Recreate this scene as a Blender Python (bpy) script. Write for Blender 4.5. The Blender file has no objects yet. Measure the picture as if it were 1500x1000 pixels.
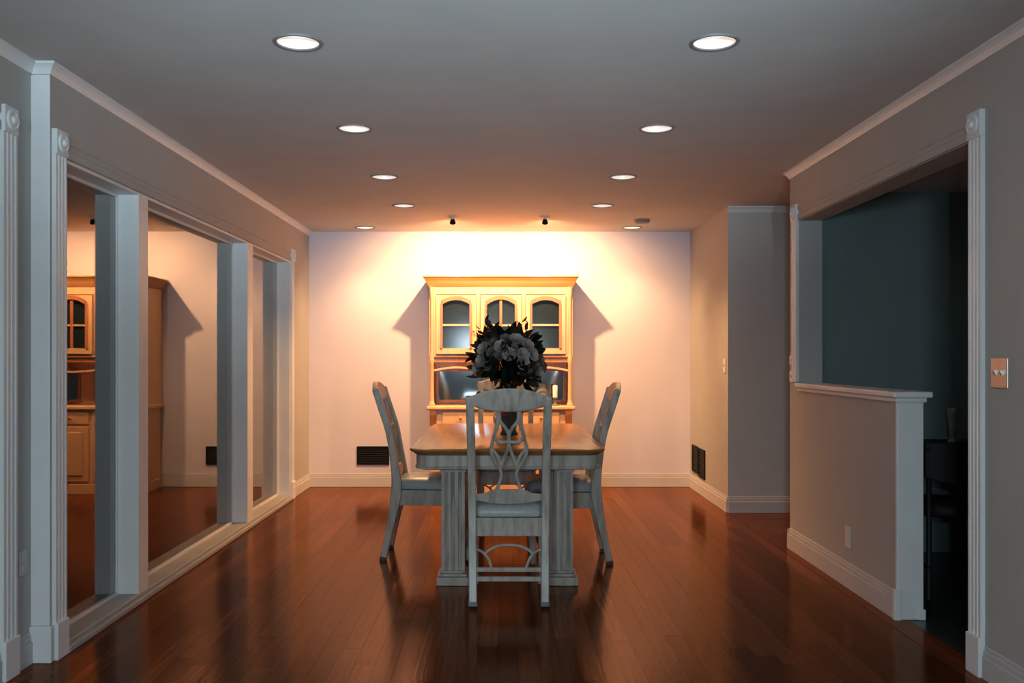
import bpy, bmesh, math, random
from mathutils import Vector, Matrix
random.seed(7)
PI = math.pi
sc = bpy.context.scene
COL = sc.collection

# ------------------------------------------------------------------ camera, world, exposure, big lights
FPX, EYE = 1350.0, 1.25            # focal length in pixels of a 1500 px wide frame, eye height
cd = bpy.data.cameras.new('camera')
cd.sensor_width = 36.0
cd.lens = 36.0 * FPX / 1500.0
cd.shift_x = 15 / 1500.0
cd.shift_y = 22 / 1500.0
cam = bpy.data.objects.new('camera', cd)
cam.location = (0, 0, EYE)
cam.rotation_euler = (PI / 2, 0, 0)
COL.objects.link(cam)
sc.camera = cam

wd = bpy.data.worlds.new('night')
wd.use_nodes = True
wd.node_tree.nodes['Background'].inputs[0].default_value = (0.004, 0.005, 0.006, 1)
wd.node_tree.nodes['Background'].inputs[1].default_value = 0.3
sc.world = wd
sc.view_settings.view_transform = 'Standard'
sc.view_settings.look = 'None'
sc.view_settings.exposure = 0.0
sc.view_settings.gamma = 1.0
sc.view_settings.use_curve_mapping = False


def light(name, kind, loc, energy, color, target=None, **kw):
    l = bpy.data.lights.new(name, kind)
    l.energy = energy
    l.color = color
    for k, v in kw.items():
        setattr(l, k, v)
    o = bpy.data.objects.new(name, l)
    o.location = loc
    if target is not None:
        d = Vector(target) - Vector(loc)
        o.rotation_euler = d.to_track_quat('-Z', 'Y').to_euler()
    COL.objects.link(o)
    return o


# cool flash-like light from the room behind the photographer
COOL = (0.68, 0.91, 1.05)
light('room_light', 'AREA', (-0.65, -2.6, 1.48), 66, COOL, target=(-0.1, 6.0, 1.5), shape='DISK', size=0.5)
light('bounced_flash', 'SPOT', (0.35, -1.2, 1.20), 1000, COOL, target=(0.0, 2.2, 2.45),
      spot_size=math.radians(50), spot_blend=1.0, shadow_soft_size=0.05)
light('camera_flash', 'POINT', (0.18, -0.05, 1.40), 42, COOL, shadow_soft_size=0.03)
# the two warm spots over the hutch and the two wall washers
WARM = (1.0, 0.54, 0.235)
for sx in (-0.42, 0.37):
    light('hutch_spot', 'SPOT', (sx, 7.90, 2.383), 195, WARM, target=(sx * 1.25, 8.85, 1.45),
          spot_size=math.radians(128), spot_blend=0.75, shadow_soft_size=0.018)
for sx in (-1.27, 1.21):
    light('washer_spot', 'SPOT', (sx, 8.5, 2.40), 36, WARM, target=(sx, 8.2, 0.0),
          spot_size=math.radians(115), spot_blend=0.8, shadow_soft_size=0.05)


# the dimmed recessed lights of the far half of the room
for sx, sy, e in ((-0.777, 7.33, 145), (0.80, 7.33, 145), (-0.783, 6.16, 9), (0.81, 6.16, 9)):
    light('downlight_glow', 'SPOT', (sx, sy, 2.44), e, WARM, target=(sx, sy, 0.0),
          spot_size=math.radians(125), spot_blend=0.8, shadow_soft_size=0.06)


# ------------------------------------------------------------------ materials
def mat(name, color, rough=0.5, spec=0.5, metal=0.0, emit=None, estr=0.0, noise=None, bump=None, trans=0.0, ior=1.5,
        tint=None, coat=0.0):
    m = bpy.data.materials.new(name)
    m.use_nodes = True
    nt = m.node_tree
    b = nt.nodes['Principled BSDF']
    b.inputs['Base Color'].default_value = (*color, 1)
    b.inputs['Roughness'].default_value = rough
    b.inputs['Specular IOR Level'].default_value = spec
    b.inputs['Metallic'].default_value = metal
    b.inputs['Transmission Weight'].default_value = trans
    b.inputs['IOR'].default_value = ior
    b.inputs['Coat Weight'].default_value = coat
    if tint:
        b.inputs['Specular Tint'].default_value = (*tint, 1)
    if emit:
        b.inputs['Emission Color'].default_value = (*emit, 1)
        b.inputs['Emission Strength'].default_value = estr
    if noise:            # (second colour, scale xyz, amount)
        c2, scl, lo, hi = noise
        tc = nt.nodes.new('ShaderNodeTexCoord')
        mp = nt.nodes.new('ShaderNodeMapping')
        mp.inputs['Scale'].default_value = scl
        nz = nt.nodes.new('ShaderNodeTexNoise')
        nz.inputs['Scale'].default_value = 1.0
        nz.inputs['Detail'].default_value = 6
        rp = nt.nodes.new('ShaderNodeValToRGB')
        rp.color_ramp.elements[0].position = lo
        rp.color_ramp.elements[0].color = (*color, 1)
        rp.color_ramp.elements[1].position = hi
        rp.color_ramp.elements[1].color = (*c2, 1)
        nt.links.new(tc.outputs['Object'], mp.inputs[0])
        nt.links.new(mp.outputs[0], nz.inputs['Vector'])
        nt.links.new(nz.outputs['Fac'], rp.inputs[0])
        nt.links.new(rp.outputs[0], b.inputs['Base Color'])
        if bump:
            bp = nt.nodes.new('ShaderNodeBump')
            bp.inputs['Strength'].default_value = bump[0]
            bp.inputs['Distance'].default_value = bump[1]
            nt.links.new(nz.outputs['Fac'], bp.inputs['Height'])
            nt.links.new(bp.outputs[0], b.inputs['Normal'])
    return m


M = {}
M['ceiling'] = mat('ceiling_paint', (0.60, 0.58, 0.56), 0.85, 0.2, noise=((0.56, 0.54, 0.52), (3, 3, 3), 0.3, 0.7))
M['side'] = mat('cream_wall_paint', (0.47, 0.45, 0.425), 0.7, 0.3, noise=((0.445, 0.425, 0.40), (4, 4, 4), 0.3, 0.7))
M['back'] = mat('pale_lilac_wall_paint', (0.68, 0.645, 0.72), 0.75, 0.25, noise=((0.65, 0.615, 0.69), (3, 3, 3), 0.3, 0.7))
M['grey_wall'] = mat('grey_hall_paint', (0.60, 0.575, 0.55), 0.75, 0.25, noise=((0.565, 0.54, 0.515), (4, 4, 4), 0.3, 0.7))
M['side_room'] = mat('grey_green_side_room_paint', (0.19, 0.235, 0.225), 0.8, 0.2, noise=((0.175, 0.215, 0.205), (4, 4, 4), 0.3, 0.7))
M['trim'] = mat('white_gloss_trim_paint', (0.80, 0.79, 0.78), 0.42, 0.4, noise=((0.76, 0.75, 0.74), (6, 6, 6), 0.3, 0.7))
M['sill'] = mat('grey_sill_paint', (0.40, 0.385, 0.37), 0.5, 0.35, noise=((0.36, 0.345, 0.33), (6, 6, 6), 0.3, 0.7))  # plain grey, darker than the other trim paint
M['base'] = mat('off_white_baseboard_paint', (0.58, 0.56, 0.555), 0.5, 0.35, noise=((0.54, 0.52, 0.515), (6, 6, 6), 0.3, 0.7))
M['glass'] = mat('window_glass', (1, 1, 1), 0.0, 0.5, trans=1.0, ior=1.52, tint=(1.0, 0.85, 0.6))
M['plastic'] = mat('white_plastic', (0.72, 0.70, 0.66), 0.3, 0.5, noise=((0.68, 0.66, 0.62), (20, 20, 20), 0.3, 0.7))
M['steel'] = mat('brushed_steel_plate', (0.62, 0.58, 0.54), 0.35, 0.5, metal=0.8, noise=((0.5, 0.46, 0.42), (5, 5, 60), 0.3, 0.7))
M['black'] = mat('black_metal', (0.005, 0.005, 0.005), 0.5, 0.12, noise=((0.009, 0.009, 0.009), (30, 30, 30), 0.3, 0.7))
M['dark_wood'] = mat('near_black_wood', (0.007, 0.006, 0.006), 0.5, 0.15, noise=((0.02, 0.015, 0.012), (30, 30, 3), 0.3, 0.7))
M['chair'] = mat('grey_washed_wood', (0.50, 0.445, 0.385), 0.33, 0.5, noise=((0.28, 0.24, 0.20), (34, 34, 5), 0.45, 0.72), bump=(0.15, 0.002))
M['chair_tip'] = mat('dark_foot_tip', (0.03, 0.022, 0.018), 0.4, 0.5, noise=((0.05, 0.035, 0.025), (30, 30, 8), 0.3, 0.7))
M['seat'] = mat('pale_blue_grey_upholstery', (0.44, 0.455, 0.455), 0.36, 0.5, noise=((0.38, 0.395, 0.395), (60, 60, 60), 0.35, 0.7), bump=(0.15, 0.001))
M['table_top'] = mat('honey_table_wood', (0.40, 0.185, 0.06), 0.27, 0.35, noise=((0.33, 0.145, 0.045), (22, 1.2, 22), 0.35, 0.7))
M['hutch'] = mat('honey_pine', (0.70, 0.43, 0.25), 0.4, 0.45, noise=((0.62, 0.36, 0.19), (18, 18, 2), 0.4, 0.75))
M['hutch_shade'] = mat('shade_darkened_pine', (0.50, 0.23, 0.09), 0.4, 0.4, noise=((0.42, 0.18, 0.065), (3, 18, 18), 0.4, 0.7))  # pine darkened in colour for the weak light on the down-slanted cornice
M['hutch_red'] = mat('reddish_pine_moulding', (0.45, 0.17, 0.07), 0.38, 0.5, noise=((0.36, 0.13, 0.05), (18, 18, 3), 0.4, 0.7))
M['hutch_glass'] = mat('dark_cabinet_glass', (0.012, 0.018, 0.022), 0.12, 0.3)
M['mirror'] = mat('dim_mirror', (0.42, 0.47, 0.50), 0.05, 0.5, metal=1.0)
M['white_glaze'] = mat('white_glaze', (0.75, 0.76, 0.76), 0.12, 0.6, noise=((0.68, 0.69, 0.70), (9, 9, 9), 0.3, 0.7))
M['pitcher'] = mat('blue_grey_glaze', (0.16, 0.19, 0.22), 0.12, 0.7, noise=((0.12, 0.15, 0.18), (9, 9, 9), 0.3, 0.7))
M['vase'] = mat('dark_green_glaze', (0.02, 0.05, 0.04), 0.2, 0.6, noise=((0.035, 0.07, 0.05), (12, 12, 12), 0.3, 0.7))
M['leaf_dark'] = mat('dark_leaf', (0.012, 0.02, 0.012), 0.5, 0.4, noise=((0.022, 0.034, 0.02), (40, 40, 40), 0.3, 0.7))
M['leaf_brown'] = mat('bronze_leaf', (0.13, 0.07, 0.035), 0.5, 0.4, noise=((0.045, 0.035, 0.02), (40, 40, 40), 0.3, 0.7))
M['leaf_yellow'] = mat('yellow_olive_leaf', (0.30, 0.17, 0.03), 0.5, 0.4, noise=((0.12, 0.09, 0.02), (40, 40, 40), 0.3, 0.7))
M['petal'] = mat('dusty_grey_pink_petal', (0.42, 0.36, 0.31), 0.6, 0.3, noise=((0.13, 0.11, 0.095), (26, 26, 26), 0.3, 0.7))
M['petal_mauve'] = mat('dark_mauve_petal', (0.17, 0.135, 0.115), 0.6, 0.3, noise=((0.05, 0.045, 0.042), (26, 26, 26), 0.3, 0.7))  # darker petal tone for variety, on every other blossom
M['petal_red'] = mat('coral_petal', (0.5, 0.10, 0.05), 0.6, 0.3, noise=((0.4, 0.07, 0.04), (30, 30, 30), 0.3, 0.7))
M['lens'] = mat('lit_downlight_lens', (0.8, 0.76, 0.76), 0.5, 0.3, emit=(1.0, 0.86, 0.82), estr=0.62)
M['lens_bright'] = mat('bright_washer_lens', (0.8, 0.8, 0.75), 0.5, 0.3, emit=(1.0, 0.85, 0.55), estr=2.5)
M['reflector'] = mat('downlight_reflector', (0.8, 0.78, 0.78), 0.3, 0.5, emit=(1.0, 0.78, 0.55), estr=0.35)
M['ring'] = mat('grey_downlight_ring', (0.22, 0.21, 0.21), 0.5, 0.4, noise=((0.2, 0.19, 0.19), (20, 20, 20), 0.3, 0.7))
M['bulb'] = mat('spot_bulb', (0.9, 0.8, 0.6), 0.4, 0.3, emit=(1.0, 0.8, 0.5), estr=6)
M['subfloor'] = mat('dark_subfloor', (0.03, 0.012, 0.006), 0.7, 0.2, noise=((0.04, 0.016, 0.008), (5, 5, 5), 0.3, 0.7))
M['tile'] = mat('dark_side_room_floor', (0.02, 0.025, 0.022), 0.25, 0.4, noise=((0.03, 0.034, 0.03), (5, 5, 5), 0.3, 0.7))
M['clear'] = mat('smoky_glass', (0.75, 0.85, 0.83), 0.02, 0.5, trans=0.85, ior=1.45)


def plank_material(axis):
    m = bpy.data.materials.new('cherry_floor_plank_' + axis)
    m.use_nodes = True
    nt = m.node_tree
    N, L = nt.nodes, nt.links
    b = N['Principled BSDF']
    oi = N.new('ShaderNodeObjectInfo')
    geo = N.new('ShaderNodeNewGeometry')
    mp = N.new('ShaderNodeMapping')
    mp.inputs['Scale'].default_value = (70, 2.2, 70) if axis == 'y' else (2.2, 70, 70)
    nz = N.new('ShaderNodeTexNoise')
    nz.noise_dimensions = '4D'
    nz.inputs['Scale'].default_value = 1
    nz.inputs['Detail'].default_value = 5
    mul = N.new('ShaderNodeMath'); mul.operation = 'MULTIPLY'; mul.inputs[1].default_value = 37.0
    L.new(oi.outputs['Random'], mul.inputs[0])
    L.new(mul.outputs[0], nz.inputs['W'])
    L.new(geo.outputs['Position'], mp.inputs[0])
    L.new(mp.outputs[0], nz.inputs['Vector'])
    r1 = N.new('ShaderNodeValToRGB')
    e = r1.color_ramp.elements
    e[0].position, e[0].color = 0.0, (0.062, 0.017, 0.006, 1)
    e[1].position, e[1].color = 1.0, (0.150, 0.044, 0.016, 1)
    x = e.new(0.5); x.color = (0.100, 0.028, 0.010, 1)
    L.new(oi.outputs['Random'], r1.inputs[0])
    r2 = N.new('ShaderNodeValToRGB')
    r2.color_ramp.elements[0].position, r2.color_ramp.elements[0].color = 0.3, (0.62, 0.58, 0.55, 1)
    r2.color_ramp.elements[1].position, r2.color_ramp.elements[1].color = 0.62, (1, 1, 1, 1)
    L.new(nz.outputs['Fac'], r2.inputs[0])
    mx = N.new('ShaderNodeMix'); mx.data_type = 'RGBA'; mx.blend_type = 'MULTIPLY'
    mx.inputs['Factor'].default_value = 1.0
    L.new(r1.outputs[0], mx.inputs['A']); L.new(r2.outputs[0], mx.inputs['B'])
    L.new(mx.outputs['Result'], b.inputs['Base Color'])
    # worn varnish: gloss wanders a little
    n2 = N.new('ShaderNodeTexNoise'); n2.inputs['Scale'].default_value = 3.0; n2.inputs['Detail'].default_value = 4
    L.new(geo.outputs['Position'], n2.inputs['Vector'])
    mr = N.new('ShaderNodeMapRange')
    mr.inputs['To Min'].default_value = 0.11; mr.inputs['To Max'].default_value = 0.20
    L.new(n2.outputs['Fac'], mr.inputs['Value'])
    L.new(mr.outputs['Result'], b.inputs['Roughness'])
    b.inputs['Specular IOR Level'].default_value = 0.0
    gl = N.new('ShaderNodeBsdfGlossy'); gl.inputs['Color'].default_value = (1.0, 0.65, 0.49, 1)
    L.new(mr.outputs['Result'], gl.inputs['Roughness'])
    fr = N.new('ShaderNodeFresnel'); fr.inputs['IOR'].default_value = 1.25
    ms = N.new('ShaderNodeMixShader')
    L.new(fr.outputs[0], ms.inputs[0]); L.new(b.outputs[0], ms.inputs[1]); L.new(gl.outputs[0], ms.inputs[2])
    L.new(ms.outputs[0], N['Material Output'].inputs['Surface'])
    bp = N.new('ShaderNodeBump'); bp.inputs['Strength'].default_value = 0.22; bp.inputs['Distance'].default_value = 0.002
    L.new(nz.outputs['Fac'], bp.inputs['Height'])
    L.new(bp.outputs[0], b.inputs['Normal']); L.new(bp.outputs[0], gl.inputs['Normal'])
    return m


M['plank_y'] = plank_material('y')
M['plank_x'] = plank_material('x')


# ------------------------------------------------------------------ mesh helpers
def V(*a):
    return Vector(a)


def box(bm, x0, x1, y0, y1, z0, z1):
    vs = [bm.verts.new((x, y, z)) for z in (z0, z1) for y in (y0, y1) for x in (x0, x1)]
    for f in ((0, 2, 3, 1), (4, 5, 7, 6), (0, 1, 5, 4), (2, 6, 7, 3), (0, 4, 6, 2), (1, 3, 7, 5)):
        bm.faces.new([vs[i] for i in f])


def prism(bm, pts, vec):
    """closed 3D polygon extruded along vec"""
    vec = Vector(vec)
    a = [bm.verts.new(p) for p in pts]
    b = [bm.verts.new(Vector(p) + vec) for p in pts]
    n = len(a)
    bm.faces.new(a[::-1]); bm.faces.new(b)
    for i in range(n):
        j = (i + 1) % n
        bm.faces.new((a[i], a[j], b[j], b[i]))


def sweep(bm, pts, ra, rb=None, side=(0, 1, 0), n=8, square=False, closed=False):
    """tube of elliptical or square section along pts; rb along `side`, ra across; ra/rb may be lists"""
    pts = [Vector(p) for p in pts]
    k = len(pts)
    if rb is None: rb = ra
    A = ra if isinstance(ra, (list, tuple)) else [ra] * k
    B = rb if isinstance(rb, (list, tuple)) else [rb] * k
    rings = []
    for i, p in enumerate(pts):
        if closed: t = pts[(i + 1) % k] - pts[i - 1]
        else: t = pts[min(i + 1, k - 1)] - pts[max(i - 1, 0)]
        t.normalize()
        s = Vector(side); s = (s - t * s.dot(t)).normalized()
        u = t.cross(s)
        if square: offs = [(-1, -1), (1, -1), (1, 1), (-1, 1)]
        else: offs = [(math.cos(2 * PI * q / n), math.sin(2 * PI * q / n)) for q in range(n)]
        rings.append([bm.verts.new(p + u * (c * A[i]) + s * (d * B[i])) for c, d in offs])
    m = len(rings[0])
    for i in range(k if closed else k - 1):
        r, q = rings[i], rings[(i + 1) % k]
        for j in range(m):
            bm.faces.new((r[j], r[(j + 1) % m], q[(j + 1) % m], q[j]))
    if not closed:
        bm.faces.new(rings[0][::-1]); bm.faces.new(rings[-1])


def lathe(bm, prof, n=24, c=(0, 0, 0), cap=True):
    rings = []
    for r, z in prof:
        rings.append([bm.verts.new((c[0] + r * math.cos(2 * PI * i / n), c[1] + r * math.sin(2 * PI * i / n), c[2] + z)) for i in range(n)])
    for a, b in zip(rings, rings[1:]):
        for i in range(n):
            bm.faces.new((a[i], a[(i + 1) % n], b[(i + 1) % n], b[i]))
    if cap:
        bm.faces.new(rings[0][::-1]); bm.faces.new(rings[-1])


def loft(bm, rings):
    R = [[bm.verts.new(p) for p in r] for r in rings]
    for a, b in zip(R, R[1:]):
        n = len(a)
        for i in range(n): bm.faces.new((a[i], a[(i + 1) % n], b[(i + 1) % n], b[i]))
    bm.faces.new(R[0][::-1]); bm.faces.new(R[-1])

def smooth_pts(pts, sub=6):
    """Catmull-Rom through pts"""
    P = [Vector(p) for p in pts]
    out = []
    for i in range(len(P) - 1):
        p0, p1, p2, p3 = P[max(i - 1, 0)], P[i], P[i + 1], P[min(i + 2, len(P) - 1)]
        for k in range(sub):
            t = k / sub
            out.append(0.5 * ((2 * p1) + (p2 - p0) * t + (2 * p0 - 5 * p1 + 4 * p2 - p3) * t * t + (3 * p1 - p0 - 3 * p2 + p3) * t ** 3))
    out.append(P[-1])
    return out


def obj(name, bm, m, parent=None, bevel=0.0, smooth=False, seg=2):
    bmesh.ops.recalc_face_normals(bm, faces=bm.faces)
    me = bpy.data.meshes.new(name)
    bm.to_mesh(me); bm.free()
    me.materials.append(m)
    if smooth:
        for p in me.polygons: p.use_smooth = True
        me.set_sharp_from_angle(angle=math.radians(40))
    o = bpy.data.objects.new(name, me)
    COL.objects.link(o)
    if parent: o.parent = parent
    if bevel:
        md = o.modifiers.new('edge', 'BEVEL'); md.width = bevel; md.segments = seg; md.limit_method = 'ANGLE'
        md.angle_limit = math.radians(50)
    return o


def nb(): return bmesh.new()


def boxobj(name, b, m, parent=None, bevel=0.0):
    bm = nb(); box(bm, *b)
    return obj(name, bm, m, parent, bevel)


def structure(o):
    o['kind'] = 'structure'
    return o


def empty(name, loc=(0, 0, 0), rz=0):
    o = bpy.data.objects.new(name, None)
    o.location = loc; o.rotation_euler = (0, 0, rz)
    o.empty_display_size = 0.1
    COL.objects.link(o)
    return o


def tag(o, label, cat, group=None):
    o['label'] = label; o['category'] = cat
    if group: o['group'] = group
    return o


def copy_tree(o, parent=None):
    c = o.copy(); COL.objects.link(c)
    if parent: c.parent = parent
    for ch in list(o.children): copy_tree(ch, c)
    return c


# ------------------------------------------------------------------ room shell
CEIL = 2.45
BACK = 8.85
XL, XLN, XG = -1.85, -1.925, -1.955        # left wall, left wall near the camera, glass plane
XR, XRB = 1.88, 1.81                        # right wall, right wall at the back
XT = 2.027                                  # far face of the right wall
HALLN, HALLF = 6.01, 7.38                   # hallway between these depths

# ceiling with round holes for the recessed lights
DOWN = [(-0.778, 3.52), (0.812, 3.52), (-0.775, 4.85), (0.815, 4.85), (-0.783, 6.16), (0.81, 6.16), (-0.777, 7.33), (0.80, 7.33),
        (-1.27, 8.57), (1.21, 8.57)]
bm = nb(); box(bm, -2.1, 5.0, -4.15, 9.0, CEIL + 0.12, CEIL + 0.2)
ceil = structure(obj('ceiling', bm, M['ceiling']))
# plaster sheet under it: rows of faces around the openings of the lights
bm = nb()
R_H = 0.083
def ceiling_sheet(bm):
    xs = sorted(set([-2.1, 5.0] + [x + d for x, y in DOWN for d in (-0.12, 0.12)]))
    ys = sorted(set([-4.15, 9.0] + [y + d for x, y in DOWN for d in (-0.12, 0.12)]))
    for i in range(len(xs) - 1):
        for j in range(len(ys) - 1):
            x0, x1, y0, y1 = xs[i], xs[i + 1], ys[j], ys[j + 1]
            hole = None
            for hx, hy in DOWN:
                if x0 < hx < x1 and y0 < hy < y1 and x1 - x0 < 0.25 and y1 - y0 < 0.25: hole = (hx, hy)
            if hole is None:
                bm.faces.new([bm.verts.new(p) for p in ((x0, y0, CEIL), (x0, y1, CEIL), (x1, y1, CEIL), (x1, y0, CEIL))])
            else:
                n = 32
                inner, outer = [], []
                for k in range(n):
                    a = 2 * PI * (k + 0.5) / n
                    c, s = math.cos(a), math.sin(a)
                    inner.append((hole[0] + R_H * c, hole[1] + R_H * s, CEIL))
                    tx = ((x1 - hole[0]) if c > 0 else (hole[0] - x0)) / abs(c)
                    ty = ((y1 - hole[1]) if s > 0 else (hole[1] - y0)) / abs(s)
                    t = min(tx, ty)
                    outer.append((hole[0] + t * c, hole[1] + t * s, CEIL))
                iv = [bm.verts.new(p) for p in inner]; ov = [bm.verts.new(p) for p in outer]
                for k in range(n):
                    q = (k + 1) % n
                    vs = [iv[k], ov[k]]
                    if abs(outer[k][0] - outer[q][0]) > 1e-5 and abs(outer[k][1] - outer[q][1]) > 1e-5:
                        cx = x1 if max(outer[k][0], outer[q][0]) > hole[0] + 0.05 else x0
                        cy = y1 if max(outer[k][1], outer[q][1]) > hole[1] + 0.05 else y0
                        vs.append(bm.verts.new((cx, cy, CEIL)))
                    vs += [ov[q], iv[q]]
                    f = bm.faces.new(vs)
    for f in bm.faces:
        f.normal_update()
        if f.normal.z > 0: f.normal_flip()
ceiling_sheet(bm)
me = bpy.data.meshes.new('plaster_sheet'); bm.to_mesh(me); bm.free(); me.materials.append(M['ceiling'])
o = bpy.data.objects.new('plaster_sheet', me); COL.objects.link(o); o.parent = ceil

# floor: dark slab, every board of the strip floor on it
floor = structure(boxobj('floor', (-2.1, 5.0, -4.15, 9.0, -0.10, -0.018), M['subfloor']))
PW, GAP = 0.083, 0.0008
bm = nb(); box(bm, -PW / 2 + GAP / 2, PW / 2 - GAP / 2, 0, 1, -0.018, 0)
for e in [e for e in bm.edges if all(abs(v.co.z) < 1e-6 for v in e.verts)]: pass
pl0 = obj('plank', bm, M['plank_y'], floor)
first = True
def put_plank(src, loc, sy, parent):
    global first
    if first: o = src; first = False
    else:
        o = src.copy(); COL.objects.link(o); o.parent = parent
    o.location = loc; o.scale = (1, sy, 1)
    return o
Y0 = 3.2
row = 0
x = XLN + PW / 2
nplank = 0
while x < 1.80 - PW / 2 + 0.02:
    y = Y0 - random.uniform(0, 0.7)
    while y < BACK:
        ln = random.uniform(0.8, 1.35)
        a, b_ = max(y, Y0), min(y + ln, BACK)
        if BACK - b_ < 0.2: b_ = BACK
        put_plank(pl0, (x, a + GAP / 2, random.uniform(-0.0006, 0)), b_ - a - GAP, floor); nplank += 1
        y = b_ if b_ >= BACK else y + ln
    x += PW
xe = x - PW / 2
# wide border board along the right side
y = Y0
while y < BACK:
    b_ = min(y + 1.42, BACK)
    bm = nb(); box(bm, xe + GAP, 1.93, y + GAP, b_ - GAP, -0.018, 0.001)
    obj('border_board', bm, M['plank_y'], floor); y = b_
# hallway boards run the other way
yy = HALLN - 0.02
while yy < HALLF:
    bm = nb(); box(bm, 1.932, 3.4, yy + GAP / 2, min(yy + PW, HALLF) - GAP / 2, -0.018, 0)
    obj('plank', bm, M['plank_x'], floor); yy += PW
bm = nb()
x = XLN + PW / 2
while x < 1.93:
    for y in (-4.0, -2.8, -1.6, -0.4, 0.8, 2.0):
        d = 0.0
        box(bm, x - PW / 2 + GAP / 2, x + PW / 2 - GAP / 2, y + GAP, y + 1.2 - GAP, -0.018, 0)
    x += PW
o = obj('board_field', bm, M['plank_y'], floor); o['kind'] = 'stuff'
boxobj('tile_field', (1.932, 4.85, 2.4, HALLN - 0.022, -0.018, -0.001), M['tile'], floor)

# left wall, window wall with jog towards the camera
bm = nb()
box(bm, -2.0, XL, 3.884, 8.05, 2.085, CEIL + 0.05)
box(bm, -2.0, XL, 3.77, 3.884, 0, CEIL + 0.05)
box(bm, -2.0, XL, 8.05, BACK, 0, CEIL + 0.05)
box(bm, -2.075, XLN, -4.0, 3.772, 0, CEIL + 0.05)
structure(obj('wall_left', bm, M['side']))
# back wall
structure(boxobj('wall_back', (-2.1, 1.95, BACK, BACK + 0.12, 0, CEIL + 0.05), M['back']))
# right wall
bm = nb()
box(bm, XR, XT, -4.0, 3.68, 0, CEIL + 0.05)
box(bm, XR, XT, 3.68, 5.83, 2.11, CEIL + 0.05)
box(bm, XR, XT, 5.83, HALLN, 0, CEIL + 0.05)
structure(obj('wall_right', bm, M['side']))
structure(boxobj('wall_right_rear', (XRB, XRB + 0.12, HALLF + 0.012, BACK, 0, CEIL + 0.05), M['side']))
structure(boxobj('wall_hall', (XRB, 5.0, HALLF, HALLF + 0.012, 0, CEIL + 0.05), M['grey_wall']))
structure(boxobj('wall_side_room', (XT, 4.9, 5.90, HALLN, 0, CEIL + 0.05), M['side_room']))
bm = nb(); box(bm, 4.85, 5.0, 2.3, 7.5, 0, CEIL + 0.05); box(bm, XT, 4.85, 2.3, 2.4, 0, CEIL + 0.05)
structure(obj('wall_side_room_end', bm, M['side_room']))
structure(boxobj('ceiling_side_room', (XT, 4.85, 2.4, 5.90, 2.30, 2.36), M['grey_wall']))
structure(boxobj('wall_front', (-2.1, 2.0, -4.15, -4.0, 0, CEIL + 0.05), M['side']))

# half wall
hw = structure(boxobj('wall_half', (XR, XR + 0.118, 4.392, 5.83, 0, 1.052), M['side']))
bm = nb(); box(bm, XR - 0.03, XR + 0.155, 4.345, 5.83, 1.055, 1.083)
box(bm, XR - 0.014, XR + 0.135, 4.362, 5.83, 1.032, 1.055)
obj('cap', bm, M['trim'], hw, 0.006)
boxobj('end_board', (XR - 0.004, XR + 0.122, 4.374, 4.394, 0.0, 1.034), M['trim'], hw, 0.003)
bm = nb(); box(bm, XR - 0.02, XR + 0.012, 4.362, 4.392, 0, 0.145)
box(bm, XR + 0.098, XR + 0.13, 4.366, 4.392, 0, 0.05)
obj('corner_block', bm, M['trim'], hw, 0.003)
bm = nb()
box(bm, XR - 0.016, XR + 0.01, 4.392, HALLN, 0, 0.095); box(bm, XR - 0.011, XR + 0.01, 4.392, HALLN, 0.095, 0.118); box(bm, XR - 0.006, XR + 0.01, 4.392, HALLN, 0.118, 0.135)
obj('baseboard', bm, M['base'], hw, 0.003)

TR = [0]
def trim(bm, m=None, bevel=0.0, parent=None):
    TR[0] += 1
    return structure(obj('trim_%d' % TR[0], bm, m or M['trim'], parent, bevel))


def baseboard(name, segs):
    bm = nb()
    for (x0, y0, x1, y1, nx, ny) in segs:      # wall line and inward normal
        for t, z0, z1 in ((0.016, 0, 0.09), (0.011, 0.09, 0.112), (0.006, 0.112, 0.128)):
            xs = sorted((x0, x1)); ys = sorted((y0, y1))
            if nx: box(bm, min(x0, x0 + nx * t), max(x0, x0 + nx * t), ys[0], ys[1], z0, z1)
            else: box(bm, xs[0], xs[1], min(y0, y0 + ny * t), max(y0, y0 + ny * t), z0, z1)
    return structure(obj(name, bm, M['base'], None, 0.003))
baseboard('baseboard_back', [(XL, BACK, XRB, BACK, 0, -1)])
baseboard('baseboard_left', [(XL, 8.16, XL, BACK - 0.017, 1, 0), (XLN, -4, XLN, 3.52, 1, 0), (XLN, 3.64, XLN, 3.754, 1, 0)])
baseboard('baseboard_right', [(XRB, HALLF, XRB, BACK - 0.017, -1, 0), (XR, -4, XR, 3.58, -1, 0)])
baseboard('baseboard_hall', [(XRB, HALLF, 4.85, HALLF, 0, -1)])
baseboard('baseboard_corner', [(XR - 0.016, HALLN, XT, HALLN, 0, 1)])
# the white plinth of the jog facing the camera
bm = nb(); box(bm, XLN, XL + 0.014, 3.752, 3.772, 0, 0.15); box(bm, XLN, XL + 0.004, 3.762, 3.772, 0.15, CEIL - 0.05)
trim(bm, bevel=0.004)

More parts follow.
